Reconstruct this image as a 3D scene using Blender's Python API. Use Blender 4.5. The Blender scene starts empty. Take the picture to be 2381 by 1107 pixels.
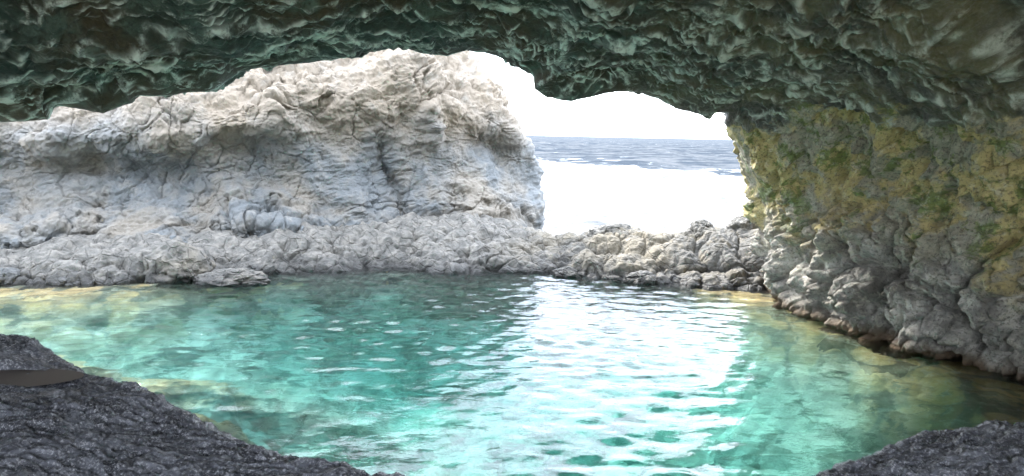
import bpy, math, numpy as np
F32 = np.float32
scene = bpy.context.scene
col = scene.collection

# ------------------------------------------------------------------ camera
CAM = np.array([0.0, 0.0, 3.0]); FPX = 1587.0; W0, H0 = 2381.0, 1107.0
PITCH = math.radians(8.6); ROLL = math.radians(1.22)
_f = np.array([0, math.cos(PITCH), -math.sin(PITCH)])
_r0 = np.array([1.0, 0, 0]); _u0 = np.cross(_r0, _f)
_r = math.cos(ROLL) * _r0 + math.sin(ROLL) * _u0
_u = -math.sin(ROLL) * _r0 + math.cos(ROLL) * _u0

def P(px, py, Y):
    """world point seen towards (px,py) at depth y=Y (arrays allowed)"""
    px, py, Y = np.broadcast_arrays(np.asarray(px, float), np.asarray(py, float), np.asarray(Y, float))
    d = _f * FPX + _r * (px - W0 / 2)[..., None] - _u * (py - H0 / 2)[..., None]
    return CAM + d * (Y / d[..., 1])[..., None]

def PZ(px, py, z):
    d = _f * FPX + _r * (px - W0 / 2) - _u * (py - H0 / 2)
    return CAM + d * ((z - CAM[2]) / d[2])

from mathutils import Matrix
cam = bpy.data.cameras.new('camera'); cam_o = bpy.data.objects.new('camera', cam); col.objects.link(cam_o)
cam.sensor_width = 36; cam.lens = 36 * FPX / W0; cam.clip_end = 30000; cam.clip_start = 0.05
m = Matrix.Identity(4)
for i in range(3):
    m[i][0] = _r[i]; m[i][1] = _u[i]; m[i][2] = -_f[i]; m[i][3] = CAM[i]
cam_o.matrix_world = m
scene.camera = cam_o

# ------------------------------------------------------------------ noise
def _hash(i, j, k, s):
    h = (i.astype(np.uint32) * np.uint32(374761393)) ^ (j.astype(np.uint32) * np.uint32(668265263)) \
        ^ (k.astype(np.uint32) * np.uint32(2147483647 - 61)) ^ np.uint32((s * 2654435761) & 0xffffffff)
    h = (h ^ (h >> np.uint32(13))) * np.uint32(1274126177)
    h = (h ^ (h >> np.uint32(16))) * np.uint32(2246822519)
    return h ^ (h >> np.uint32(15))

def _h01(h): return (h & np.uint32(0xffffff)).astype(F32) / F32(0x1000000)

def vnoise(p, s=0):
    """perlin-like gradient noise, about -1..1"""
    p = p.astype(F32); i = np.floor(p); f = p - i; i = i.astype(np.int64)
    w = f * f * f * (f * (f * 6 - 15) + 10)
    out = np.zeros(p.shape[:-1], F32)
    for a in (0, 1):
        wa = w[..., 0] if a else 1 - w[..., 0]
        for b in (0, 1):
            wb = w[..., 1] if b else 1 - w[..., 1]
            for c in (0, 1):
                wc = w[..., 2] if c else 1 - w[..., 2]
                h = _hash(i[..., 0] + a, i[..., 1] + b, i[..., 2] + c, s)
                gx = ((h & np.uint32(1023)).astype(F32) / 511.5 - 1)
                gy = (((h >> np.uint32(10)) & np.uint32(1023)).astype(F32) / 511.5 - 1)
                gz = (((h >> np.uint32(20)) & np.uint32(1023)).astype(F32) / 511.5 - 1)
                out += wa * wb * wc * (gx * (f[..., 0] - a) + gy * (f[..., 1] - b) + gz * (f[..., 2] - c))
    return out * 1.6

def fbm(p, octaves=4, s=0, gain=0.5, lac=2.03):
    o = 0; a = 1.0; q = p
    for k in range(octaves):
        o = o + a * vnoise(q, s + k * 17); q = q * lac + 3.7; a *= gain
    return o

def ridged(p, octaves=4, s=0, gain=0.5):
    o = 0; a = 1.0; q = p
    for k in range(octaves):
        n = 1 - np.abs(vnoise(q, s + k * 13)) * 1.6
        o = o + a * n; q = q * 2.07 + 5.1; a *= gain
    return o

def worley(p, s=0, jit=0.95):
    p = p.astype(F32); i = np.floor(p); f = p - i; i = i.astype(np.int64)
    f1 = np.full(p.shape[:-1], 9, F32); f2 = f1.copy(); cid = np.zeros(p.shape[:-1], F32)
    for a in (-1, 0, 1):
        for b in (-1, 0, 1):
            for c in (-1, 0, 1):
                h = _hash(i[..., 0] + a, i[..., 1] + b, i[..., 2] + c, s)
                dx = a + 0.5 + jit * ((h & np.uint32(1023)).astype(F32) / 1023 - .5) - f[..., 0]
                dy = b + 0.5 + jit * (((h >> np.uint32(10)) & np.uint32(1023)).astype(F32) / 1023 - .5) - f[..., 1]
                dz = c + 0.5 + jit * (((h >> np.uint32(20)) & np.uint32(1023)).astype(F32) / 1023 - .5) - f[..., 2]
                d = dx * dx + dy * dy + dz * dz
                near = d < f1
                f2 = np.where(near, f1, np.minimum(f2, d)); cid = np.where(near, _h01(h * np.uint32(7919)), cid)
                f1 = np.where(near, d, f1)
    return np.sqrt(f1), np.sqrt(f2), cid

def warp(p, amp, freq, s=0):
    q = p * freq
    return p + amp * np.stack([fbm(q, 2, s + 101), fbm(q + 11.3, 2, s + 202), fbm(q + 23.1, 2, s + 303)], -1)

def sstep(a, b, x):
    t = np.clip((x - a) / (b - a), 0, 1); return t * t * (3 - 2 * t)

def hermite(ts, xs, ys):
    """non-uniform Catmull-Rom: xs (n,), ys (n,...) at ts (m,)"""
    xs = np.asarray(xs, float); ys = np.asarray(ys, float); ts = np.asarray(ts, float)
    d = np.diff(ys, axis=0) / np.diff(xs).reshape((-1,) + (1,) * (ys.ndim - 1))
    m = np.concatenate([d[:1], (d[1:] + d[:-1]) / 2, d[-1:]], 0)
    k = np.clip(np.searchsorted(xs, ts, 'right') - 1, 0, len(xs) - 2)
    h = (xs[k + 1] - xs[k]); t = (ts - xs[k]) / h
    sh = (-1,) + (1,) * (ys.ndim - 1); t = t.reshape(sh); h = h.reshape(sh)
    return (2*t**3 - 3*t**2 + 1) * ys[k] + (t**3 - 2*t**2 + t) * h * m[k] + (-2*t**3 + 3*t**2) * ys[k + 1] + (t**3 - t**2) * h * m[k + 1]

# ------------------------------------------------------------------ meshes
def grid_normals(V):
    du = np.gradient(V, axis=0); dv = np.gradient(V, axis=1)
    n = np.cross(du, dv); return n / (np.linalg.norm(n, axis=-1, keepdims=True) + 1e-9)

def mesh_from(name, verts, faces, mat, attrs=None, smooth=True, parent=None):
    me = bpy.data.meshes.new(name)
    verts = np.asarray(verts, F32).reshape(-1, 3); faces = np.asarray(faces, np.int32)
    me.vertices.add(len(verts)); me.vertices.foreach_set('co', verts.ravel())
    me.loops.add(faces.size); me.loops.foreach_set('vertex_index', faces.ravel())
    me.polygons.add(len(faces))
    me.polygons.foreach_set('loop_start', np.arange(0, faces.size, faces.shape[1], dtype=np.int32))
    me.update(calc_edges=True); me.validate()
    if smooth: me.polygons.foreach_set('use_smooth', np.ones(len(me.polygons), bool))
    for k, a in (attrs or {}).items():
        at = me.attributes.new(k, 'FLOAT', 'POINT'); at.data.foreach_set('value', np.asarray(a, F32).ravel())
    me.materials.append(mat)
    o = bpy.data.objects.new(name, me); col.objects.link(o)
    if parent is not None: o.parent = parent
    return o

def grid_faces(nu, nv, flip=False):
    i = np.arange(nu - 1)[:, None] * nv + np.arange(nv - 1)[None, :]
    f = np.stack([i, i + nv, i + nv + 1, i + 1], -1).reshape(-1, 4)
    return f[:, ::-1] if flip else f

def tag(o, label=None, cat=None, group=None, kind=None):
    if label: o['label'] = label
    if cat: o['category'] = cat
    if group: o['group'] = group
    if kind: o['kind'] = kind
    return o

# ------------------------------------------------------------------ materials
class NT:
    def __init__(s, name):
        s.m = bpy.data.materials.new(name); s.m.use_nodes = True; s.t = s.m.node_tree
        s.t.nodes.clear(); s.out = s.n('ShaderNodeOutputMaterial')
    def n(s, typ, **kw):
        nd = s.t.nodes.new(typ)
        for k, v in kw.items():
            if k.startswith('i_'):
                key = k[2:]; key = int(key) if key.isdigit() else key.replace('_', ' ')
                if hasattr(v, 'is_output') or isinstance(v, bpy.types.NodeSocket): s.t.links.new(v, nd.inputs[key])
                else: nd.inputs[key].default_value = v
            else: setattr(nd, k, v)
        return nd
    def link(s, a, b): s.t.links.new(a, b)
    def coord(s, scale=(1, 1, 1), rot=(0, 0, 0)):
        tc = s.n('ShaderNodeTexCoord'); mp = s.n('ShaderNodeMapping', i_Scale=scale, i_Rotation=rot)
        s.link(tc.outputs['Object'], mp.inputs['Vector']); return mp.outputs[0]
    def noise(s, vec, scale, detail=5, rough=.55, dist=0.0):
        n = s.n('ShaderNodeTexNoise', i_Vector=vec, i_Scale=scale, i_Detail=detail, i_Roughness=rough, i_Distortion=dist)
        return n.outputs['Fac']
    def vor(s, vec, scale, feature='F1', rnd=1.0):
        n = s.n('ShaderNodeTexVoronoi', feature=feature, i_Vector=vec, i_Scale=scale, i_Randomness=rnd)
        return n.outputs['Distance']
    def ramp(s, fac, a, b, lo=0.0, hi=1.0):
        n = s.n('ShaderNodeMapRange', interpolation_type='SMOOTHSTEP', clamp=True)
        s.link(fac, n.inputs[0]); n.inputs[1].default_value = a; n.inputs[2].default_value = b
        n.inputs[3].default_value = lo; n.inputs[4].default_value = hi; return n.outputs[0]
    def mix(s, fac, a, b):
        n = s.n('ShaderNodeMix', data_type='RGBA')
        for sock, v in ((n.inputs[0], fac), (n.inputs[6], a), (n.inputs[7], b)):
            if isinstance(v, bpy.types.NodeSocket): s.link(v, sock)
            else: sock.default_value = v if not isinstance(v, tuple) else (v + (1,) if len(v) == 3 else v)
        return n.outputs[2]
    def math(s, op, a, b=0.0, c=None):
        n = s.n('ShaderNodeMath', operation=op)
        for k, v in enumerate((a, b) if c is None else (a, b, c)):
            if isinstance(v, bpy.types.NodeSocket): s.link(v, n.inputs[k])
            else: n.inputs[k].default_value = v
        return n.outputs[0]
    def attr(s, name): return s.n('ShaderNodeAttribute', attribute_name=name).outputs['Fac']
    def bump(s, h, dist, strength=1.0, normal=None):
        n = s.n('ShaderNodeBump'); n.inputs['Strength'].default_value = strength
        n.inputs['Distance'].default_value = dist; s.link(h, n.inputs['Height'])
        if normal is not None: s.link(normal, n.inputs['Normal'])
        return n.outputs[0]
    def z(s):
        g = s.n('ShaderNodeNewGeometry'); x = s.n('ShaderNodeSeparateXYZ'); s.link(g.outputs['Position'], x.inputs[0]); return x.outputs[2]
    def principled(s, base, rough, normal=None, **kw):
        b = s.n('ShaderNodeBsdfPrincipled')
        for k, v in (('Base Color', base), ('Roughness', rough)):
            if isinstance(v, bpy.types.NodeSocket): s.link(v, b.inputs[k])
            else: b.inputs[k].default_value = v if not isinstance(v, tuple) else v + (1,)
        if normal is not None: s.link(normal, b.inputs['Normal'])
        for k, v in kw.items():
            b.inputs[k.replace('_', ' ')].default_value = v
        s.link(b.outputs[0], s.out.inputs['Surface']); return b

def mat_cliff():
    n = NT('pale_basalt'); v = n.coord()
    big = n.noise(v, .55, 4, .6, .3); mid = n.noise(v, 3.0, 8, .65, .2); fine = n.noise(v, 26, 6, .7)
    c = n.mix(n.ramp(big, .42, .66), (0.125, 0.138, 0.146), (0.190, 0.172, 0.145))
    # the upper rock is a warmer buff, the lower face a cool grey
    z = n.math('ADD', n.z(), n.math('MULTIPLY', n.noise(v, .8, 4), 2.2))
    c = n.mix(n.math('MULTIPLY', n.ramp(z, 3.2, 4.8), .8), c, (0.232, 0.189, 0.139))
    c = n.mix(n.math('MULTIPLY', n.ramp(mid, .5, .72), .6), c, (0.255, 0.244, 0.220))
    c = n.mix(n.math('MULTIPLY', n.ramp(fine, .5, .75), .35), c, (0.058, 0.058, 0.058))
    w = n.n('ShaderNodeVectorMath', operation='ADD', i_0=v)
    wn = n.n('ShaderNodeTexNoise', i_Vector=v, i_Scale=1.3, i_Detail=4.0)
    sc = n.n('ShaderNodeVectorMath', operation='SCALE', i_0=wn.outputs['Color']); sc.inputs[3].default_value = .8
    n.link(sc.outputs[0], w.inputs[1])
    e1 = n.vor(w.outputs[0], .9, 'DISTANCE_TO_EDGE'); e2 = n.vor(w.outputs[0], 3.1, 'DISTANCE_TO_EDGE')
    cr1 = n.ramp(e1, 0, .012); cr2 = n.ramp(e2, 0, .03)
    gate = n.ramp(n.noise(v, .9, 3), .5, .62)
    cr1 = n.math('MAXIMUM', cr1, n.ramp(n.noise(v, .5, 3), .62, .45))
    cr2 = n.math('MAXIMUM', cr2, n.math('SUBTRACT', 1.0, gate))
    c = n.mix(n.math('MULTIPLY', n.math('SUBTRACT', 1.0, cr1), .4), c, (0.052, 0.052, 0.052))
    c = n.mix(n.math('MULTIPLY', n.math('SUBTRACT', 1.0, cr2), .4), c, (0.041, 0.041, 0.041))
    # wet dark band near the water line
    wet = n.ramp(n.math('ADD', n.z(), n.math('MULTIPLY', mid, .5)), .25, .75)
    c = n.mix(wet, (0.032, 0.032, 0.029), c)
    h = n.math('ADD', n.math('MULTIPLY', mid, .5), n.math('MULTIPLY', n.noise(v, 11, 8, .7), .35))
    h = n.math('ADD', h, n.math('MULTIPLY', cr1, .08)); h = n.math('ADD', h, n.math('MULTIPLY', cr2, .12))
    nb = n.bump(h, .10, .9); n.principled(c, n.ramp(wet, 0, 1, .45, .85), nb)
    return n.m

def mat_ledge():
    n = NT('barnacled_rock'); v = n.coord()
    big = n.noise(v, .8, 4, .6); mid = n.noise(v, 4.0, 7, .65); fine = n.noise(v, 40, 4, .7)
    c = n.mix(n.ramp(big, .4, .6), (0.102, 0.099, 0.090), (0.180, 0.159, 0.120))
    c = n.mix(n.math('MULTIPLY', n.ramp(mid, .5, .68), .6), c, (0.252, 0.216, 0.156))
    c = n.mix(n.math('MULTIPLY', n.ramp(fine, .52, .7), .5), c, (0.042, 0.039, 0.033))
    gx = n.n('ShaderNodeSeparateXYZ'); n.link(v, gx.inputs[0]); left = n.ramp(n.math('ADD', gx.outputs[0], n.math('MULTIPLY', big, 3.0)), .8, 3.2)
    c = n.mix(left, n.mix(n.ramp(mid, .4, .68), (.125, .122, .112), (.225, .212, .188)), c)
    wet = n.ramp(n.math('ADD', n.z(), n.math('MULTIPLY', mid, .5)), .2, .65)
    c = n.mix(wet, (0.021, 0.021, 0.019), c)
    sub = n.ramp(n.math('ADD', n.z(), n.math('MULTIPLY', mid, .3)), -.25, .08, 1, 0)
    c = n.mix(sub, c, n.mix(n.ramp(mid, .42, .6), (.10, .13, .11), (.26, .28, .22)))
    e = n.vor(v, 2.6, 'DISTANCE_TO_EDGE'); cr = n.ramp(e, 0, .05)
    c = n.mix(n.math('MULTIPLY', n.math('SUBTRACT', 1.0, cr), .4), c, (0.030, 0.027, 0.024))
    h = n.math('ADD', n.math('MULTIPLY', mid, .5), n.math('MULTIPLY', n.noise(v, 18, 6, .7), .35))
    h = n.math('ADD', h, n.math('MULTIPLY', cr, .15))
    n.principled(c, n.ramp(wet, 0, 1, .3, .8), n.bump(h, .14, .9)); return n.m

def mat_cave():
    n = NT('cave_rock'); v = n.coord(); roofm = n.attr('roof'); rim = n.attr('rim')
    mid = n.noise(v, 2.2, 6, .6, .3); fine = n.noise(v, 22, 6, .7)
    # roof: green-black algae on basalt, pale crest light painted on the scallop edges
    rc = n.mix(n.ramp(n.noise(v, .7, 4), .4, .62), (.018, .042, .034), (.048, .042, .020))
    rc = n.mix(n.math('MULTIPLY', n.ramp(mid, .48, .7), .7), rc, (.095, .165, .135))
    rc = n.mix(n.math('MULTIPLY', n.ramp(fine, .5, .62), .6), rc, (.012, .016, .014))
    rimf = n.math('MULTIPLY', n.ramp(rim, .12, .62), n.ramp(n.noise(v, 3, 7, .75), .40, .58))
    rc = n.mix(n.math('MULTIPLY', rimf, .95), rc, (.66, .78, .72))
    gx = n.n('ShaderNodeSeparateXYZ'); n.link(v, gx.inputs[0])
    rgt = n.ramp(n.math('ADD', gx.outputs[0], n.math('MULTIPLY', n.noise(v, .6, 5, .6), 6.0)), 3.0, 7.5)
    rc2 = n.mix(n.ramp(n.noise(v, .9, 6, .65), .42, .6), (.050, .053, .044), (.11, .105, .05))
    rc2 = n.mix(n.math('MULTIPLY', n.ramp(fine, .46, .66), .6), rc2, (.16, .155, .13))
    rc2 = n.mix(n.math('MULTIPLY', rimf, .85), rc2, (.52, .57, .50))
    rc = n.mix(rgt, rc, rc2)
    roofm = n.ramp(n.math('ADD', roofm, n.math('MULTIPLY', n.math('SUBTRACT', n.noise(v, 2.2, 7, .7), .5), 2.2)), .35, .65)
    # wall: ochre and olive patches over grey
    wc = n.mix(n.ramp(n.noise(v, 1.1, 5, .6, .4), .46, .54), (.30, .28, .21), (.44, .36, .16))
    wc = n.mix(n.math('MULTIPLY', n.ramp(n.noise(v, 1.9, 9, .72, .3), .53, .58), .8), wc, (.11, .16, .03))
    z = n.math('ADD', n.z(), n.math('MULTIPLY', n.noise(v, .9, 8, .68), 4.5))
    low = n.ramp(z, 3.2, 4.3)
    gc = n.mix(n.ramp(mid, .42, .62), (.21, .20, .18), (.45, .43, .38))
    gc = n.mix(n.math('MULTIPLY', n.ramp(n.noise(v, .7, 5, .6), .46, .6), .8), gc, (.10, .09, .075))
    wc = n.mix(low, gc, wc)
    wc = n.mix(n.math('MULTIPLY', n.ramp(n.noise(v, 6, 6, .7), .52, .68), .55), wc, (.55, .52, .42))
    wc = n.mix(n.math('MULTIPLY', n.ramp(fine, .5, .62), .6), wc, (.05, .05, .04))
    wet = n.ramp(n.math('ADD', n.z(), n.math('MULTIPLY', mid, .4)), .2, .45)
    wc = n.mix(wet, (.10, .065, .035), wc)
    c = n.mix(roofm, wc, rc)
    h = n.math('ADD', n.math('MULTIPLY', n.noise(v, 6, 8, .7), .6), n.math('MULTIPLY', n.noise(v, 24, 6, .7), .25))
    n.principled(c, n.mix(roofm, (.75,)*3, (.48,)*3), n.bump(h, .11, .9)); return n.m

def mat_slab():
    n = NT('wet_basalt'); v = n.coord()
    mid = n.noise(v, 5, 6, .6); fine = n.noise(v, 60, 5, .7)
    c = n.mix(n.ramp(mid, .4, .65), (.050, .051, .060), (.120, .124, .142))
    c = n.mix(n.math('MULTIPLY', n.ramp(fine, .5, .62), .7), c, (0.363, 0.363, 0.381))
    rough = n.ramp(n.noise(v, 3, 5, .6), .4, .65, .18, .40)
    vo = n.n('ShaderNodeMapping', i_Scale=(1, 1.8, 1)); n.link(v, vo.inputs[0])
    h = n.math('ADD', n.math('MULTIPLY', n.noise(v, 9, 8, .75), .5), n.math('MULTIPLY', n.noise(vo.outputs[0], 45, 5, .7, .4), .25))
    h = n.math('ADD', h, n.math('MULTIPLY', n.vor(vo.outputs[0], 16), .15))
    n.principled(c, rough, n.bump(h, .07, .7)); return n.m

def mat_bed():
    n = NT('pool_bed_sand'); v = n.coord()
    c = n.mix(n.ramp(n.noise(v, .5, 5, .6, .4), .42, .6), (.56, .58, .53), (.33, .38, .32))
    z = n.math('ADD', n.z(), n.math('MULTIPLY', n.noise(v, 1.2, 4), .6))
    c = n.mix(n.ramp(z, -1.1, -.1), c, (.60, .46, .23))
    st = n.vor(v, 1.7, 'F1'); c = n.mix(n.math('MULTIPLY', n.ramp(st, .5, .6), .75), c, (.10, .15, .13))
    c = n.mix(n.math('MULTIPLY', n.ramp(n.noise(v, .9, 8, .7, .5), .56, .60), .75), c, (.09, .15, .12))
    c = n.mix(n.math('MULTIPLY', n.ramp(n.noise(v, 5, 6, .7), .52, .66), .5), c, (.68, .68, .58))
    n.principled(c, .9, n.bump(n.noise(v, 5, 6, .6), .1)); return n.m

def mat_water():
    n = NT('pool_water'); v = n.coord((1, 1.5, 1))
    h = n.noise(v, 7, 3, .5)
    nb = n.bump(h, .007, 1.0)
    fr = n.n('ShaderNodeFresnel'); fr.inputs[0].default_value = 1.33; n.link(nb, fr.inputs['Normal'])
    gl = n.n('ShaderNodeBsdfGlossy'); gl.inputs['Roughness'].default_value = 0.0; n.link(nb, gl.inputs['Normal'])
    tr = n.n('ShaderNodeBsdfTransparent'); rf = n.n('ShaderNodeBsdfRefraction'); rf.inputs['IOR'].default_value = 1.33
    rf.inputs['Roughness'].default_value = 0.0; n.link(nb, rf.inputs['Normal'])
    m1 = n.n('ShaderNodeMixShader'); m1.inputs[0].default_value = .65; n.link(tr.outputs[0], m1.inputs[1]); n.link(rf.outputs[0], m1.inputs[2])
    m2 = n.n('ShaderNodeMixShader'); n.link(fr.outputs[0], m2.inputs[0]); n.link(m1.outputs[0], m2.inputs[1]); n.link(gl.outputs[0], m2.inputs[2])
    n.link(m2.outputs[0], n.out.inputs['Surface'])
    ab = n.n('ShaderNodeVolumeAbsorption'); ab.inputs['Color'].default_value = (.12, .925, .895, 1); ab.inputs['Density'].default_value = .185
    n.link(ab.outputs[0], n.out.inputs['Volume']); return n.m

def mat_sea():
    n = NT('sea_water'); v = n.coord((1, 1.6, 1))
    h = n.math('ADD', n.math('MULTIPLY', n.noise(v, .12, 7, .68), 1.0), n.math('MULTIPLY', n.noise(v, 1.4, 5, .6), .10))
    nb = n.bump(h, 4.0, 1.0)
    foam = n.ramp(n.math('ADD', n.noise(v, .16, 9, .72, .3), n.math('MULTIPLY', n.attr('lace'), .14)), .62, .68)
    tone = n.ramp(n.noise(v, .10, 9, .75), .42, .60)
    c = n.mix(foam, n.mix(tone, (.036, .047, .060), (.095, .102, .109)), (.35, .37, .38))
    d = n.n('ShaderNodeBsdfDiffuse'); n.link(c, d.inputs[0]); n.link(nb, d.inputs['Normal'])
    g = n.n('ShaderNodeBsdfGlossy'); g.inputs['Roughness'].default_value = .25; n.link(nb, g.inputs['Normal'])
    mx = n.n('ShaderNodeMixShader'); mx.inputs[0].default_value = .012; n.link(d.outputs[0], mx.inputs[1]); n.link(g.outputs[0], mx.inputs[2])
    n.link(mx.outputs[0], n.out.inputs['Surface']); return n.m

def mat_foam():
    n = NT('surf_foam'); v = n.coord((1, 1.3, 1))
    gx = n.n('ShaderNodeSeparateXYZ'); n.link(v, gx.inputs[0])
    near = n.ramp(gx.outputs[1], 22, 50, 1, 0); nz = n.math('ADD', n.noise(n.coord((.35, 1.0, 1)), .5, 9, .72, .3), n.math('MULTIPLY', near, .06))
    c = n.mix(n.math('MULTIPLY', n.ramp(nz, .53, .64), .95), (.19, .195, .20), (.048, .055, .060))
    n.principled(c, .9, n.bump(n.noise(v, 1.2, 8, .65), .5)); return n.m

def mat_puddle():
    n = NT('puddle_water'); v = n.coord()
    n.principled((.10, .082, .07), .55, n.bump(n.noise(v, 9, 2), .0006), IOR=1.33); return n.m

M_CLIFF, M_LEDGE, M_CAVE, M_SLAB = mat_cliff(), mat_ledge(), mat_cave(), mat_slab()

# ------------------------------------------------------------------ cave: roof and right wall, one loft
# lip of the mouth: (u, px, py, Y)
lip = [(1, -700, 450, 7.0), (1.5, -250, 335, 8.0), (2, 0, 292, 8.5), (2.06, 60, 290, 8.5), (2.13, 118, 284, 8.6), (2.16, 134, 252, 8.7),
       (2.19, 152, 255, 8.7), (2.3, 240, 270, 8.7), (2.45, 310, 247, 8.8), (2.5, 330, 230, 8.9), (2.6, 400, 226, 9), (2.75, 480, 214, 9.1),
       (3, 560, 170, 9.3), (3.2, 640, 158, 9.4), (3.45, 720, 147, 9.5), (3.65, 800, 132, 9.7), (3.75, 830, 122, 9.8), (3.9, 890, 118, 9.9),
       (4, 925, 106, 10), (4.3, 985, 128, 10.1), (4.55, 1040, 132, 10.4), (4.75, 1085, 119, 10.6), (5, 1140, 132, 10.9), (5.25, 1190, 154, 11),
       (5.5, 1233, 180, 11.2), (5.6, 1237, 212, 11.2), (5.8, 1270, 234, 11.3), (6, 1330, 243, 11.4), (6.45, 1400, 226, 11.5), (6.7, 1440, 219, 11.5),
       (7, 1480, 213, 11.7), (7.3, 1530, 229, 11.9), (7.5, 1570, 254, 12), (7.75, 1615, 261, 12.2), (7.9, 1650, 256, 12.3), (8, 1690, 262, 12.5),
       (8.4, 1685, 285, 12.7), (9, 1715, 330, 12.9), (9.4, 1740, 385, 13), (9.7, 1760, 430, 13.1), (10, 1783, 472, 13.1), (10.4, 1788, 520, 13.2),
       (10.8, 1792, 600, 13.2), (11, 1800, 672, 13.3)]
lw = [(0., -10.5, 5.8, -2.0)] + [(u,) + tuple(P(a, b, c)) for u, a, b, c in lip] + [(12., 6.6, 13.6, -3.2)]
lw = np.array(lw); LU, LP = lw[:, 0], lw[:, 1:]
cu = np.arange(13.)
Lc = np.stack([LP[np.argmin(abs(LU - u))] for u in cu])
r1 = np.array([(-10.2, 4, -2), (-8.7, 5, 2.6), P(0, 120, 6.9), P(560, 60, 7.6), P(925, 40, 8.2), P(1170, 60, 8.8), P(1360, 130, 9.4), P(1500, 120, 9.6),
               P(1800, 210, 10.2), P(2050, 300, 10.2), P(2060, 480, 10.6), P(2010, 790, 10.4), (6.3, 10.6, -3)])
r2 = np.array([(-9.6, 1.5, -2), (-8.2, 2.5, 3.2), (-6.4, 4.9, 4.9), (-3.7, 5.6, 4.9), (-1.6, 5.8, 4.9), (0, 5.9, 4.9), (1.2, 6.1, 4.7), (2.4, 6.4, 4.5),
               P(2100, 90, 7.4), P(2381, 352, 8.0), P(2381, 540, 8.6), P(2381, 862, 8.6), (7.6, 8.8, -3)])
r3 = np.array([(-9, -1.5, -2), (-8, 0, 3.2), (-6.2, 1.2, 5.4), (-3.7, 1.4, 5.9), (-1.6, 1.5, 6.1), (0, 1.6, 6.1), (1.6, 1.8, 5.9), (3.4, 2.2, 5.6),
               (5.4, 2.8, 5.0), (7.4, 4.2, 3.4), (8.3, 4.6, 1.8), (8.6, 4.6, -.2), (9.2, 4.6, -3)])
r4 = np.array([(-7, -5, -2), (-6.5, -4.6, 2.5), (-5, -4, 4.2), (-3.4, -3.6, 4.8), (-1.6, -3.4, 5), (0, -3.4, 5), (1.6, -3.4, 5), (3.4, -3.4, 4.8),
               (5.4, -3, 4.2), (7.4, -2.4, 3), (8.3, -2.4, 1.5), (8.6, -2.4, -.2), (9, -2.4, -3)])
r4[:, 1] = np.minimum(r4[:, 1] * .35 - .2, r3[:, 1] - .8)  # roof ends early behind the camera: unseen opening added to let sky light in
r5 = r4 * [1.0, 1, .95] + [0, -.7, .1]
o1 = Lc + np.array([(-.6, .6, .2)] * 2 + [(-.1, .9, .45)] * 6 + [(.5, .9, .5)] + [(.9, .8, .25)] * 4)
o2 = Lc + np.array([(-3, 1, 1)] * 2 + [(-.5, 1.9, 2.2)] * 6 + [(2, 1.8, 1.8)] + [(3.5, 1.4, .8)] * 4)
o3 = Lc + np.array([(-5, -3, 4)] * 2 + [(-.5, .5, 5)] * 6 + [(4, 1, 5)] + [(8, 0, 3)] * 4)
rows = [o3, o2, o1, Lc, r1, r2, r3, r4, r5]; rv = [-3., -2, -1, 0, 1, 2, 3, 4, 5]
NU, NV = 1050, 0
us = np.sort(np.concatenate([np.linspace(0, 2, 60, endpoint=False), np.linspace(2, 11, 920), np.linspace(11.02, 12, 20)]))
vs = np.concatenate([np.linspace(-3, -1, 24, endpoint=False), np.linspace(-1, 0, 50, endpoint=False), np.linspace(0, 2.1, 440, endpoint=False), np.linspace(2.1, 5, 90)])
G = np.stack([hermite(us, cu, r) for r in rows])                      # rows x us x 3
fine_l = np.stack([np.interp(us, LU, LP[:, k]) for k in range(3)], -1)
delta = fine_l - G[3]
V = hermite(vs, rv, G).transpose(1, 0, 2)                             # us x vs x 3
V = V + delta[:, None, :] * np.exp(-(vs / .35) ** 2)[None, :, None]
N = grid_normals(V)
inner = (np.array([0, 7.0, 1.6]) - V); s = np.sign((N * inner).sum(-1)[:, 200:400].mean()); N = N * s
uu, vv = np.meshgrid(us, vs, indexing='ij')
Pw = warp(V, .35, .7, 5)
# roof mask: 1 on the roof, 0 on the lit right wall; the brow between them wanders
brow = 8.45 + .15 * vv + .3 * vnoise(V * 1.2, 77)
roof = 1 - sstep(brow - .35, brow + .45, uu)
# roof: concave scallops with sharp edges hanging down
q = warp(V, .28, .8, 9) * np.array([1.0, 1.25, 1.2])
a1, b1, _ = worley(q * .9, 1, .85); a3, b3, _ = worley(q * 5.5 + .18 * fbm(q * 4, 2, 4)[..., None], 3, .85)
iv0 = int(np.argmin(abs(vs))); iv1 = int(np.argmin(abs(vs - 1)))
Tl = np.concatenate([np.zeros((len(us), 1)), np.cumsum(np.linalg.norm(np.diff(V, axis=1), axis=-1), 1)], 1); Tl = Tl - Tl[:, iv0:iv0 + 1]
Sl = np.concatenate([[0], np.cumsum(np.linalg.norm(np.diff(V[:, iv1], axis=0), axis=-1))])[:, None] + 0 * Tl
Sm = Sl.copy()
w1, w2, w3 = fbm(V * .7, 3, 141), fbm(V * .9 + 7, 3, 142), fbm(V * 2.6, 3, 143)
def hsh(r, k): return _h01(_hash(r.astype(np.int64), r.astype(np.int64) * 3 + k, r.astype(np.int64) * 0 + k, 55))
def scallop(ft, fs, wt, ws, k):
    """overlapping tongues hanging from the roof: a sharp crest, steep towards the cave, with lobes along it"""
    ph = Tl * ft + wt; r = np.floor(ph); f = ph - r
    def lobe(rr):
        x = Sm * fs * (.75 + .5 * hsh(rr, k + 1)) + 17 * hsh(rr, k) + ws; n = np.floor(x); u = 2 * (x - n) - 1
        amp = .35 + .65 * _h01(_hash(n.astype(np.int64), rr.astype(np.int64), (rr * 0 + k).astype(np.int64), 56))
        return amp * (1 - u * u)
    A, B = lobe(r), lobe(r + 1); A = A.astype(F32); B = B.astype(F32)
    h = A * (1 - f) ** 2.2 + B * sstep(.62, 1, f)
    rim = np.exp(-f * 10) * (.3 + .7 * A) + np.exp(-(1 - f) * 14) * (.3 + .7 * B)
    return h, rim
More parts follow.
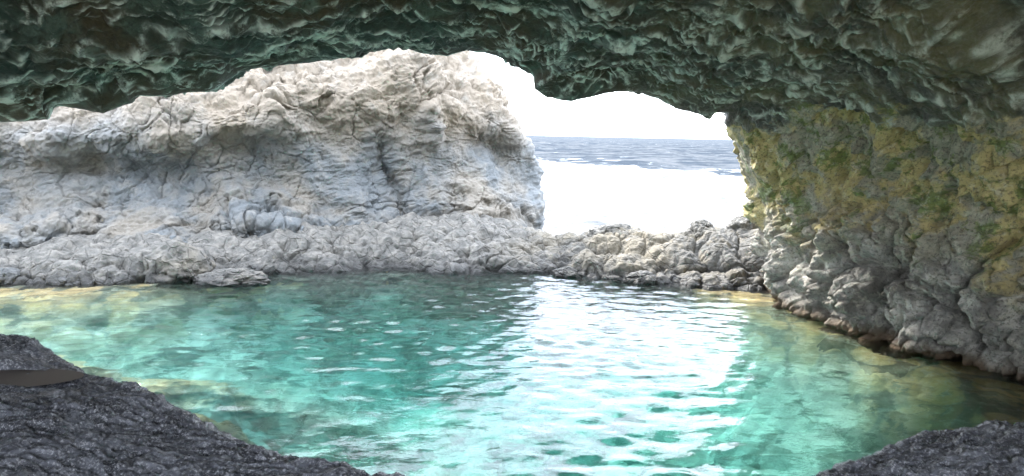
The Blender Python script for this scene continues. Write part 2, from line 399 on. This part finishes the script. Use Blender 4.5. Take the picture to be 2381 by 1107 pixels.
h1, R1 = scallop(1.1, .8, 1.3 * w1, .9 * w2, 1); h2, R2 = scallop(2.7, 1.7, 1.5 * w2 + .35 * w3, 1.1 * w1 + .3 * w3, 5)
h3, R3 = scallop(6.0, 3.6, 2.4 * w1 + .9 * w3, 1.8 * w2 + .6 * w3, 9)
h4, R4 = scallop(11., 7.0, 3.0 * w2 + 1.6 * w3, 3.0 * w1, 13)
g = sstep(-.3, .25, fbm(V * .8, 2, 14)); g3 = sstep(-.35, .2, fbm(V * 1.3, 2, 15))
dr = .16 * (a1 ** 2 - .35) + .13 * (h1 - .3) + .12 * (h2 - .3) * (.4 + .6 * g) + .075 * (h3 - .3) + .04 * (.4 + .6 * g3) * (h4 - .3) + .02 * (a3 ** 2 - .3) + .24 * fbm(V * .5, 3, 31)
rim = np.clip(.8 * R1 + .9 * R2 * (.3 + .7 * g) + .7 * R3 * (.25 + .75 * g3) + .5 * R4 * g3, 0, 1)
# right wall: knobs and slanting flutes
k1, m1, _ = worley(warp(V, .25, 1.2, 41) * np.array([1.2, 1.2, 1.0]) * 1.0, 21); k2, m2, _ = worley(warp(V, .12, 2.5, 43) * 2.7, 22); k3, m3, _ = worley(V * 7.5, 23)
gk = sstep(-.3, .35, fbm(V * .8 + 5, 3, 44)); gh = sstep(-.25, .3, fbm(V * 1.5 + 2, 2, 45))
dk = (.20 + .62 * gk) * (.55 - k1 ** 2) + (.06 + .28 * gh) * (.5 - k2 ** 2) + (.02 + .05 * gk) * (.5 - k3 ** 2) + .16 * (ridged(warp(V, .2, 1, 46) * 1.6, 5, 47, .55) - 1.2) * (1 - .6 * gk) - .16 * sstep(.12, 0, m1 - k1) - .08 * sstep(.1, 0, m2 - k2) + .05 * fbm(V * 7, 4, 62, .6)
fl = ridged(np.stack([V[..., 1] * .9 + V[..., 2] * .7, V[..., 0] * .6, V[..., 2] * .25 - V[..., 1] * .2], -1) * 1.3, 4, 51)
low = sstep(2.3, 1.2, V[..., 2] + .4 * vnoise(V * .9, 6))
dw = dk * (.35 + .65 * low) + (1 - low) * (.26 * (fl - 1.1)) + .12 * fbm(V * 3, 4, 61)
disp = roof * dr + (1 - roof) * dw + .10 * (1 - roof) * sstep(0, 1, vv) * 0
disp -= (.05 + .17 * sstep(3.0, 2.4, uu)) * roof * np.exp(-(vv / .45) ** 2)
disp += .011 * fbm(V * 15, 3, 71)
fade = .16 + .84 * sstep(0, .30, np.abs(vv))
V2 = V + N * (disp * fade)[..., None]
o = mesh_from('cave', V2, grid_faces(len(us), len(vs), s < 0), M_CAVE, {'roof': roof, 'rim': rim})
tag(o, 'dark green scalloped cave roof running down into the ochre and grey right-hand wall', 'cave', kind='structure')

# ------------------------------------------------------------------ sea cliff seen through the mouth
sil_py = np.array([-520, -160, -80, 0, 60, 130, 175, 200, 240, 285, 330, 375, 400, 430, 470, 510, 545, 600, 700.])
sil_px = np.array([420, 760, 880, 980, 1050, 1092, 1135, 1165, 1190, 1215, 1238, 1262, 1281, 1270, 1274, 1284, 1291, 1305, 1320.])
cx = np.array([-700, -400, -150, 0, 200, 400, 600, 800, 1000, 1150, 1320.])
ry = np.array([-520, -160, -80, 0, 80, 160, 240, 320, 400, 480, 560, 640, 700.])
Yb = np.array([9.5, 11, 12.3, 13.0, 13.4, 13.7, 14.4, 15.4, 16.2, 16.8, 17.4])
roff = np.array([11.0, 8.0, 6.2, 4.6, 3.5, 2.8, 2.25, 2.05, 2.05, 1.7, 1.1, .55, .6])
bumps = [(290, 300, 190, 60, 0, .5), (600, 265, 120, 75, -8, .7), (700, 190, 60, 40, 0, .5), (330, 395, 230, 50, 4, -.3), (560, 335, 80, 25, 0, -.45),
         (850, 215, 95, 85, 0, .8), (935, 140, 60, 55, 0, .7), (1010, 250, 110, 60, 25, .6), (1130, 340, 130, 38, 32, -.75), (1180, 290, 60, 40, 30, .4),
         (800, 400, 60, 55, 0, .4), (820, 470, 50, 30, 0, .35), (905, 420, 18, 120, -18, -.35), (700, 520, 200, 30, 0, .3), (380, 610, 70, 45, 0, .7), (225, 610, 70, 32, 0, -1.0),
         (60, 540, 90, 60, 0, .4), (120, 330, 70, 50, 0, .4), (1080, 480, 90, 60, 20, .35), (40, 620, 80, 22, 0, -.4)]
nu_, nv_ = 1000, 560
tq = np.concatenate([np.linspace(0, 1, 900), 1 + np.linspace(.01, 1, 100)]); pys = np.concatenate([np.linspace(700, 60, 480), np.linspace(58, -160, 80), np.linspace(-170, -520, 50)])
T, PY = np.meshgrid(tq, pys, indexing='ij')
edge = np.interp(PY, sil_py, sil_px) - 14
wrapt = np.clip(T - 1, 0, 1)
PX = -700 + (edge + 700) * np.minimum(T, 1)
rx = (edge + 700)
roundc = np.clip((T - .90) / .10, 0, 1)
Yd = np.interp(PX, cx, Yb) + np.interp(PY, ry, roff)
for bx_, by_, sx, sy, an, am in bumps:
    ca, sa = math.cos(math.radians(an)), math.sin(math.radians(an)); dx, dy = PX - bx_, PY - by_
    ex = (dx * ca + dy * sa) / sx; ey = (-dx * sa + dy * ca) / sy
    Yd = Yd - am * np.exp(-(ex ** 2 + ey ** 2))
Yd = Yd + 1.3 * np.where(T <= 1, 1 - np.sqrt(1 - np.minimum(roundc, .999) ** 2), 1)
V = P(PX, PY, Yd)
V = V + wrapt[..., None] * np.array([-2.5, 7.0, 0]) 
# smooth the control surface a little
for _ in range(6):
    V[1:-1, 1:-1] = .5 * V[1:-1, 1:-1] + .125 * (V[2:, 1:-1] + V[:-2, 1:-1] + V[1:-1, 2:] + V[1:-1, :-2])
N = grid_normals(V); s = np.sign((N * (CAM - V)).sum(-1)[200:800].mean()); N = N * s
c1, d1, id1 = worley(warp(V, .9, .5, 11) * np.array([.62, .62, .8]), 61); c2, d2, id2 = worley(warp(V, .45, 1.2, 12) * np.array([1.5, 1.5, 1.8]), 62)
c3, d3, id3 = worley(warp(V, .2, 2.4, 13) * 3.7, 63); c4, d4, _ = worley(warp(V, .06, 6, 14) * 10, 64)
g1 = sstep(-.25, .3, fbm(V * .55, 3, 88)); g2 = sstep(-.2, .3, fbm(V * .8 + 9, 3, 89)); g3 = sstep(-.15, .35, fbm(V * 1.1 + 4, 2, 87))
upper = sstep(2.7, 3.9, V[..., 2] + .35 * vnoise(V, 3)); talus = sstep(1.7, .7, V[..., 2] + .3 * vnoise(V * .8, 5))
act = .25 + .75 * np.maximum(upper, talus)
sl = np.stack([V[..., 0] * .55 + V[..., 2] * .5, V[..., 1] * .6, V[..., 2] * 1.5 - V[..., 0] * .55], -1)
disp = (.10 + .28 * act * g1) * (1.3 * (.5 - c1 ** 2) + .5 * (id1 - .5)) + act * g2 * (.20 * (.5 - c2 ** 2) + .26 * (id2 - .5)) + (.25 + .75 * act) * g3 * (.075 * (.5 - c3 ** 2) + .05 * (id3 - .5)) + .018 * (.5 - c4 ** 2)
disp += .20 * fbm(V * .9, 3, 91, .5) + (.01 + .05 * act) * (ridged(sl * 1.1, 5, 94, .55) - 1.2) + .045 * fbm(sl * 3.2, 4, 95, .6)
disp -= .05 * sstep(.03, 0, d1 - c1) * g2 + .04 * sstep(.05, 0, d2 - c2) * g1
disp += .022 * fbm(V * 11, 4, 93, .6)
V2 = V + N * disp[..., None]
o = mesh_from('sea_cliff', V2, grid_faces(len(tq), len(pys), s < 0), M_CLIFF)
tag(o, 'tall pale grey and buff rock cliff rising across the pool beyond the dark cave roof', 'cliff')

# ------------------------------------------------------------------ rock ledge between pool and sea
wl = [(-600, 668), (0, 663), (330, 655), (450, 652), (600, 645), (640, 634), (900, 629), (1100, 632), (1300, 632), (1345, 641), (1480, 652), (1600, 665), (1700, 672), (1800, 672), (2300, 690)]
wlw = np.array([PZ(a, b, 0) for a, b in wl])
cr = [(-600, 13.8, .5), (0, 14.4, .5), (330, 14.9, .6), (600, 15.8, .7), (900, 17.2, .9), (1100, 17.6, .85), (1200, 17.3, .7), (1300, 16.6, .34), (1345, 16.4, .55), (1430, 16.2, .74), (1530, 16., .66), (1630, 15.8, .78), (1740, 15.5, .95), (1800, 15.6, .9), (2300, 15.8, 1.6)]
crw = np.array([((a - 1190.5) / 1587 * y, y, z) for a, y, z in cr])
xs = np.arange(-15, 9.2, .022); ts = np.concatenate([np.linspace(-2.2, 0, 60, endpoint=False), np.linspace(0, 1, 190, endpoint=False), np.linspace(1, 3.4, 100)])
X, Tt = np.meshgrid(xs, ts, indexing='ij')
yw = np.interp(X, wlw[:, 0], wlw[:, 1]); yc = np.interp(X, crw[:, 0], crw[:, 1]); zc = np.interp(X, crw[:, 0], crw[:, 2])
Y = np.where(Tt < 0, yw + Tt * .5, np.where(Tt < 1, yw + (yc - yw) * Tt, yc + (Tt - 1) * 2.2))
prof = np.where(Tt < 0, Tt * 1.1, np.where(Tt < 1, zc * (1 - (1 - np.clip(Tt, 0, 1)) ** 1.7), zc - np.maximum(Tt - 1, 0) ** 1.6 * .9))
V = np.stack([X, Y, prof], -1)
N = grid_normals(V); s = np.sign(N[..., 2].mean()); N = N * s
c1, d1, i1 = worley(warp(V, .3, 1, 22) * np.array([1.25, 1.05, 1.4]), 71); c2, d2, i2 = worley(warp(V, .12, 2.2, 23) * 3.1, 72); c3, d3, _ = worley(V * 8, 73)
lw_ = np.interp(X, [-2, 2.0], [.45, 1.0]); disp = lw_ * (.34 * (.42 - c1 ** 2) + .14 * (i1 - .5)) + (1 - lw_) * (.42 * fbm(V * .55, 4, 171) + .09 * (ridged(np.stack([V[..., 0] * .5 + V[..., 2], V[..., 1] * .7, V[..., 2] * 1.4 - V[..., 0] * .3], -1) * 1.2, 5, 172, .55) - 1.2)) + .15 * (.45 - c2 ** 2) + .045 * (.4 - c3 ** 2) - .05 * sstep(.1, 0, d1 - c1) + .08 * fbm(V * 2.4, 4, 74) + .015 * fbm(V * 17, 3, 75)
disp *= .85 * sstep(-1.8, -.2, Tt) * .6 + .4
V2 = V + N * disp[..., None]
o = mesh_from('rock_ledge', V2, grid_faces(len(xs), len(ts), s < 0), M_LEDGE)
tag(o, 'low lumpy barnacled rock ledge separating the turquoise pool from the surf', 'rock ledge')

# ------------------------------------------------------------------ foreground slabs
def slab(name, edge_pts, inward, nin, rise, drop_dir, label, seed, nn=700, depth_in=5.0, rnd=.35, hollow=None):
    E = np.array([P(*e) for e in edge_pts]); L = np.concatenate([[0], np.cumsum(np.linalg.norm(np.diff(E, axis=0), axis=1))])
    t = np.linspace(0, L[-1], nn); Ef = hermite(t, L, E)
    inw = np.array(inward) / np.linalg.norm(inward)
    ins = np.concatenate([-np.linspace(2.2, .0, 150, endpoint=False), np.linspace(0, 1, 420) ** 1.15 * depth_in])
    V = Ef[:, None, :] + ins[None, :, None] * np.array([inw[0], inw[1], 0])[None, None]
    dz = np.where(ins < 0, -(np.sqrt(rnd ** 2 + (ins * 1.5) ** 2) - rnd) * 1.3 + ins * .35, rise * (1 - np.exp(-np.maximum(ins, 0) / 1.2)))
    V[..., 2] += dz[None, :]
    return V, ins, Ef

def finish_slab(name, V, label, seed, aniso, hollow=None):
    N = grid_normals(V); s = np.sign(N[..., 2].mean()); N = N * s
    q = warp(V, .12, 2.2, seed) * np.array(aniso)
    c1, d1, _ = worley(q * 3.2, seed + 1); c2, d2, _ = worley(q * 8.5, seed + 2); c3, d3, _ = worley(q * 22, seed + 3)
    gate = sstep(-.25, .3, fbm(V * 1.3, 2, seed + 4))
    disp = .035 * gate * (c1 ** 2 - .3) + .024 * (c2 ** 2 - .3) + .018 * (c3 ** 2 - .3) + .04 * fbm(V * 1.4, 3, seed + 5) + .024 * fbm(q * 9, 4, seed + 6, .62)
    if hollow is not None:
        hc = hollow[0]; nr = np.sqrt(((V[..., 0] - hc[0]) / .6) ** 2 + ((V[..., 1] - hc[1]) / .36) ** 2)
        disp = disp * (1 - .6 * sstep(1.5, .8, nr)) - .02 * sstep(1.5, .8, nr)
    V2 = V + N * disp[..., None]
    if hollow is not None:
        c, ra, rb, zf = hollow
        r = np.sqrt(((V[..., 0] - c[0]) / ra) ** 2 + ((V[..., 1] - c[1]) / rb) ** 2) + .12 * vnoise(V * 3, 9)
        wgt = sstep(1.12, .92, r)
        V2[..., 2] = V2[..., 2] * (1 - wgt) + (zf - .035 + .8 * disp) * wgt
    o = mesh_from(name, V2, grid_faces(V.shape[0], V.shape[1], s < 0), M_SLAB)
    tag(o, label, 'rock slab'); return o

eL = [(-1100, 640, 4.6), (-600, 700, 4.9), (-250, 740, 5.1), (0, 782, 5.1), (60, 793, 5.05), (130, 835, 4.9), (200, 862, 4.75), (330, 908, 4.5), (420, 952, 4.3), (500, 1002, 4.1), (640, 1052, 3.9), (760, 1082, 3.8), (900, 1112, 3.7), (1100, 1160, 3.6), (1400, 1260, 3.5)]
V, ins, Ef = slab('rock_slab', eL, (-.35, -1, 0), 0, .10, None, '', 1)
pc = P(0, 865, 4.35)
zp = pc[2]
near = np.argmin(np.abs(V[..., 0] - pc[0]) + np.abs(V[..., 1] - pc[1])); zsurf = V.reshape(-1, 3)[near, 2]
pc = PZ(20, 866, zsurf)
finish_slab('rock_slab', V, 'large wet black rock slab sloping into the pool at the lower left', 300, (.8, 1.8, 1.3), (pc, .36, .15, zsurf))
nang = 48; ang = np.linspace(0, 2 * math.pi, nang, endpoint=False)
rad = 1.35 + .08 * np.sin(3 * ang) 
pv = [(pc[0], pc[1], zsurf - .034)] + [(pc[0] + (.36) * r * math.cos(a), pc[1] + .15 * r * math.sin(a), zsurf - .034) for a, r in zip(ang, rad)]
pf = [(0, 1 + k, 1 + (k + 1) % nang) for k in range(nang)]
o = mesh_from('puddle', pv, pf, mat_puddle()); tag(o, 'small brown rainwater puddle lying in the black slab', 'puddle', kind='structure')

eR = [(1560, 1330, 3.5), (1750, 1200, 3.75), (1930, 1107, 4.0), (2040, 1060, 4.2), (2120, 1022, 4.35), (2210, 993, 4.5), (2290, 984, 4.55), (2381, 987, 4.6), (2600, 1000, 4.6), (3000, 1080, 4.4)]
V, ins, Ef = slab('boulder', eR, (.25, -1, 0), 0, .16, None, '', 2, nn=520, depth_in=3.5, rnd=.3)
o = finish_slab('boulder', V, 'rounded black boulder with a pitted wet top at the lower right corner', 400, (1, 1.1, 1))
o['category'] = 'boulder'

# ------------------------------------------------------------------ loose shore rocks
def ico(sub):
    import bmesh
    bm = bmesh.new(); bmesh.ops.create_icosphere(bm, subdivisions=sub, radius=1)
    v = np.array([x.co[:] for x in bm.verts]); f = np.array([[y.index for y in x.verts] for x in bm.faces]); bm.free(); return v, f
IV, IF = ico(6)
def rock(px, py, size, label, mat, seed, zbase=None, Y=None):
    c = PZ(px, py, 0.0) if Y is None else P(px, py, Y)
    d = IV; p = d * .8 + seed * 7.3
    c1, e1, i1 = worley(warp(p, .25, 1.5, seed) * 1.4, seed)
    r = 1 + .30 * (.5 - c1 ** 2) + .18 * (i1 - .5) + .16 * fbm(p * 2.2, 4, seed + 3, .55) + .03 * fbm(p * 11, 3, seed + 4)
    v = d * r[:, None] * np.array(size) * .5
    o = mesh_from('shore_rock', v, IF, mat); o.location = tuple(c)
    tag(o, label, 'rock'); return o
rock(545, 655, (1.35, .7, .5), 'low wide grey rock breaking the surface beside the cliff foot', M_LEDGE, 11)
rock(400, 642, (1.5, 1.2, 1.2), 'large pale rounded rock leaning on the cliff foot at the waterline', M_LEDGE, 12)
rock(160, 657, (.55, .45, .36), 'small wet rock at the mouth of the dark hollow in the cliff foot', M_CLIFF, 13)
rock(16, 655, (.6, .5, .5), 'light rounded stone at the left edge of the pool', M_CLIFF, 14)
rock(85, 625, (.5, .4, .32), 'smooth grey stone resting above the left waterline', M_CLIFF, 15)
rock(1318, 640, (.55, .4, .34), 'small pale rock at the waterline below the right-hand foot of the cliff', M_LEDGE, 20)
rock(1492, 655, (.6, .5, .4), 'dark wet rock at the ledge foot midway between cliff and right wall', M_LEDGE, 21)
rock(1785, 660, (.30, .3, .42), 'pale upright stone where the ledge meets the right wall', M_CLIFF, 16)
rock(1632, 545, (.6, .6, .6), 'grey rounded rock on the crest of the ledge against the surf', M_LEDGE, 17, Y=15.7)
rock(1742, 532, (.85, .7, .6), 'wide dark rock topping the ledge near the right wall', M_LEDGE, 18, Y=15.5)
rock(1425, 556, (1.2, .8, .7), 'humped grey rock on the left part of the ledge crest', M_LEDGE, 19, Y=16.1)

# ------------------------------------------------------------------ pool bed
xs = np.linspace(-16, 10.5, 620); ys = np.concatenate([np.linspace(-20, -3, 40, endpoint=False), np.linspace(-3, 16.5, 480)]); X, Yg = np.meshgrid(xs, ys, indexing='ij')  # bed continued unseen behind the camera to block light from below
yw = np.interp(X, wlw[:, 0], wlw[:, 1])
wallx = np.interp(Yg, [-3, 5, 8.6, 10.5, 13.3, 16], [8.6, 8.3, 6.9, 5.4, 4.6, 4.6])
d1_ = yw - Yg; d2_ = wallx - X; d3_ = np.maximum(X + 11.5, 0)
edge_y = np.interp(X, Ef[:, 0], Ef[:, 1])
ell = np.array([P(*e) for e in eL]); eyl = np.interp(X, ell[:, 0], ell[:, 1]); d4_ = Yg - eyl
z = -2.7 + 2.3 * np.exp(-np.maximum(d1_, 0) / np.interp(X, [-6, -1], [2.2, .9])) + 2.4 * np.exp(-np.maximum(d2_, 0) / 1.3) + 2.2 * np.exp(-d3_ / 3.0) + 1.5 * np.exp(-np.maximum(d4_, 0) / 1.0)
# shallow golden shelf on the lower right, yellow shoals on the left
z += 2.2 * np.exp(-(((X - 6.2) / 2.0) ** 2 + ((Yg - 7.0) / 2.4) ** 2)) + 2.0 * np.exp(-(((X + 6.6) / 2.0) ** 2 + ((Yg - 8.2) / 1.1) ** 2)) + 1.3 * np.exp(-(((X + 3.6) / 1.6) ** 2 + ((Yg - 8.4) / .7) ** 2))
pv = np.stack([X, Yg, z], -1)
z = z - 1.5 * np.exp(-(((X + .3) / 5.2) ** 2 + ((Yg - 12.2) / 2.3) ** 2))
wA, wB, wi = worley(warp(pv, .3, .8, 3) * .55, 5); z = z + .7 * (.4 - wA ** 2) + .35 * (.4 - worley(warp(pv, .2, 1.2, 4) * 1.6, 6)[0] ** 2) + .3 * fbm(pv * .6, 4, 6); z = np.minimum(z, -.16 + .10 * fbm(pv * 1.1, 3, 66)) + .05 * fbm(pv * 4, 3, 67) + 3.2 * sstep(-2.2, -5.5, Yg)
o = mesh_from('pool_bed', np.stack([X, Yg, z], -1), grid_faces(len(xs), len(ys)), mat_bed()); tag(o, kind='structure')

# ------------------------------------------------------------------ pool water: closed body with a rippled top
rng = np.random.default_rng(4)
xs = np.linspace(-15.5, 10, 1000); ys = np.concatenate([np.linspace(-3, 2.5, 30, endpoint=False), np.linspace(2.5, 16, 640)]); X, Yg = np.meshgrid(xs, ys, indexing='ij')
h = np.zeros_like(X)
for k in range(90):
    lam = 0.13 * (4.8) ** rng.random(); th = rng.normal(0, .6) + math.pi / 2; kk = 2 * math.pi / lam
    a = .0028 * lam ** 1.0 * rng.uniform(.4, 1.2)
    ph = rng.uniform(0, 6.28)
    h += a * np.sin(kk * (X * math.cos(th) + Yg * math.sin(th)) + ph + 1.2 * 0)
pp = np.stack([X, Yg, 0 * X], -1)
h = h * (.75 + .6 * vnoise(pp * .35, 8)) + .006 * fbm(pp * np.array([1.2, 2.2, 1]), 2, 81)
top = np.stack([X, Yg, h], -1); nx, ny = X.shape
bot = top.copy(); bot[..., 2] = -4.2
allv = np.concatenate([top.reshape(-1, 3), bot.reshape(-1, 3)]); K = nx * ny
ft = grid_faces(nx, ny)
# bottom as four corner quad plus side strips
idx = np.arange(K).reshape(nx, ny); loop = np.concatenate([idx[:, 0], idx[-1, 1:], idx[-2::-1, -1], idx[0, -2:0:-1]])
sv = top.reshape(-1, 3)[loop].copy(); sv[:, 2] = -4.2; nl = len(loop)
verts = np.concatenate([top.reshape(-1, 3), sv, [[sv[:, 0].mean(), sv[:, 1].mean(), -4.2]]])
a = loop; b = np.roll(loop, -1); la = K + np.arange(nl); lb = K + (np.arange(nl) + 1) % nl
side = np.stack([a, la, lb, b], -1)
botf = np.stack([la, np.full(nl, K + nl), lb, lb], -1)
me = bpy.data.meshes.new('pool_water')
me.from_pydata([], [], [])
fl_ = [tuple(x) for x in np.concatenate([ft, side]).tolist()] + [(int(p), K + nl, int(q_)) for p, q_ in zip(la, lb)]
me = bpy.data.meshes.new('pool_water'); me.from_pydata(verts.tolist(), [], fl_); me.update()
me.polygons.foreach_set('use_smooth', np.concatenate([np.ones(len(ft), bool), np.zeros(len(fl_) - len(ft), bool)]))
me.materials.append(mat_water()); o = bpy.data.objects.new('pool_water', me); col.objects.link(o)
tag(o, kind='structure')

# ------------------------------------------------------------------ sea
ys = 15.5 * np.exp(np.linspace(0, math.log(900), 700)); xr = np.linspace(-1, 1, 420)
Yg = np.repeat(ys[None], len(xr), 0); X = xr[:, None] * (Yg * .9 + 14)
SEA = -1.0
pp = np.stack([X, Yg, 0 * X], -1)
att = sstep(900, 120, Yg)
hz = (.55 * fbm(pp * np.array([.03, .06, 1]), 4, 95) + .22 * fbm(pp * np.array([.15, .3, 1]), 4, 96)) * att
farS = np.interp(X / Yg, [-.3, .05, .12, .2, .3, .4, .6], [90, 90, 84, 66, 60, 54, 52])
lace = np.exp(-np.maximum(Yg - farS, 0) / 22)
o = mesh_from('sea', np.stack([X, Yg, SEA + hz], -1), grid_faces(len(xr), len(ys)), mat_sea(), {'lace': lace}); SEAO = o
tag(o, kind='structure')
# churned surf between the ledge and the open water
ys = 16.5 * np.exp(np.linspace(0, math.log(6.6), 420)); xr = np.linspace(-1, 1, 420)
Yg = np.repeat(ys[None], len(xr), 0); X = xr[:, None] * (Yg * .55 + 8) + 4
pp = np.stack([X, Yg, 0 * X], -1)
far = np.interp(X / Yg, [-.3, .05, .12, .2, .3, .4, .6], [90, 90, 84, 66, 60, 54, 52]) + 14 * fbm(pp * np.array([.06, .10, 1]), 5, 97, .62)
hf = .35 + .30 * fbm(pp * np.array([.12, .2, 1]), 4, 98) + .10 * ridged(pp * .6, 4, 99)
hf = hf - 3.0 * sstep(far - 4, far + 3, Yg) + .5 * np.exp(-((Yg - far + 9) / 6) ** 2)
o = mesh_from('surf_foam', np.stack([X, Yg, SEA + hf], -1), grid_faces(len(xr), len(ys)), mat_foam()); tag(o, 'white churning surf foam between the rock ledge and the open sea', 'foam', kind='stuff')

# ------------------------------------------------------------------ light
SUN_EL, SUN_AZ = math.radians(42), math.radians(-42)      # azimuth from +Y, negative = left
w = bpy.data.worlds.new('World'); scene.world = w; w.use_nodes = True
nt = w.node_tree; bg = nt.nodes['Background']; sky = nt.nodes.new('ShaderNodeTexSky'); sky.sky_type = 'NISHITA'; sky.sun_disc = False
sky.sun_elevation = SUN_EL; sky.sun_rotation = SUN_AZ; sky.dust_density = 1.5; sky.air_density = 1.0
# thin bright cloud over most of the sky
tc = nt.nodes.new('ShaderNodeTexCoord'); mp = nt.nodes.new('ShaderNodeMapping'); mp.inputs['Scale'].default_value = (1.6, 1.6, 4.5)
nt.links.new(tc.outputs['Generated'], mp.inputs[0])
cn = nt.nodes.new('ShaderNodeTexNoise'); cn.inputs['Scale'].default_value = 1.8; cn.inputs['Detail'].default_value = 7; cn.inputs['Roughness'].default_value = .6
nt.links.new(mp.outputs[0], cn.inputs['Vector'])
cr_ = nt.nodes.new('ShaderNodeMapRange'); cr_.interpolation_type = 'SMOOTHSTEP'; nt.links.new(cn.outputs['Fac'], cr_.inputs[0])
cr_.inputs[1].default_value = .36; cr_.inputs[2].default_value = .62; cr_.inputs[3].default_value = .55; cr_.inputs[4].default_value = 1.0
mx = nt.nodes.new('ShaderNodeMix'); mx.data_type = 'RGBA'; nt.links.new(cr_.outputs[0], mx.inputs[0])
nt.links.new(sky.outputs[0], mx.inputs[6]); mx.inputs[7].default_value = (8.2, 8.8, 9.9, 1)
nt.links.new(mx.outputs[2], bg.inputs[0]); bg.inputs[1].default_value = .15
sun = bpy.data.lights.new('sun', 'SUN'); sun.energy = 1.5; sun.angle = math.radians(11.0); sun.color = (1, .95, .87)
so = bpy.data.objects.new('sun', sun); col.objects.link(so)
from mathutils import Vector
sd = Vector((math.sin(SUN_AZ) * math.cos(SUN_EL), math.cos(SUN_AZ) * math.cos(SUN_EL), math.sin(SUN_EL)))
so.rotation_euler = sd.to_track_quat('Z', 'Y').to_euler(); so.location = tuple(sd * 40)

scene.view_settings.view_transform = 'Standard'; scene.view_settings.look = 'None'
scene.view_settings.exposure = 2.9; scene.view_settings.gamma = 1
scene.render.engine = 'CYCLES'; cy = scene.cycles
cy.use_denoising = True; cy.denoiser = 'OPENIMAGEDENOISE'; cy.denoising_input_passes = 'RGB_ALBEDO_NORMAL'; cy.denoising_prefilter = 'ACCURATE'
cy.max_bounces = 10; cy.diffuse_bounces = 5; cy.glossy_bounces = 4; cy.transmission_bounces = 6; cy.transparent_max_bounces = 12
cy.sample_clamp_indirect = 8; cy.use_adaptive_sampling = True; cy.adaptive_threshold = .005
cy.caustics_refractive = True; cy.caustics_reflective = True; cy.blur_glossy = .5
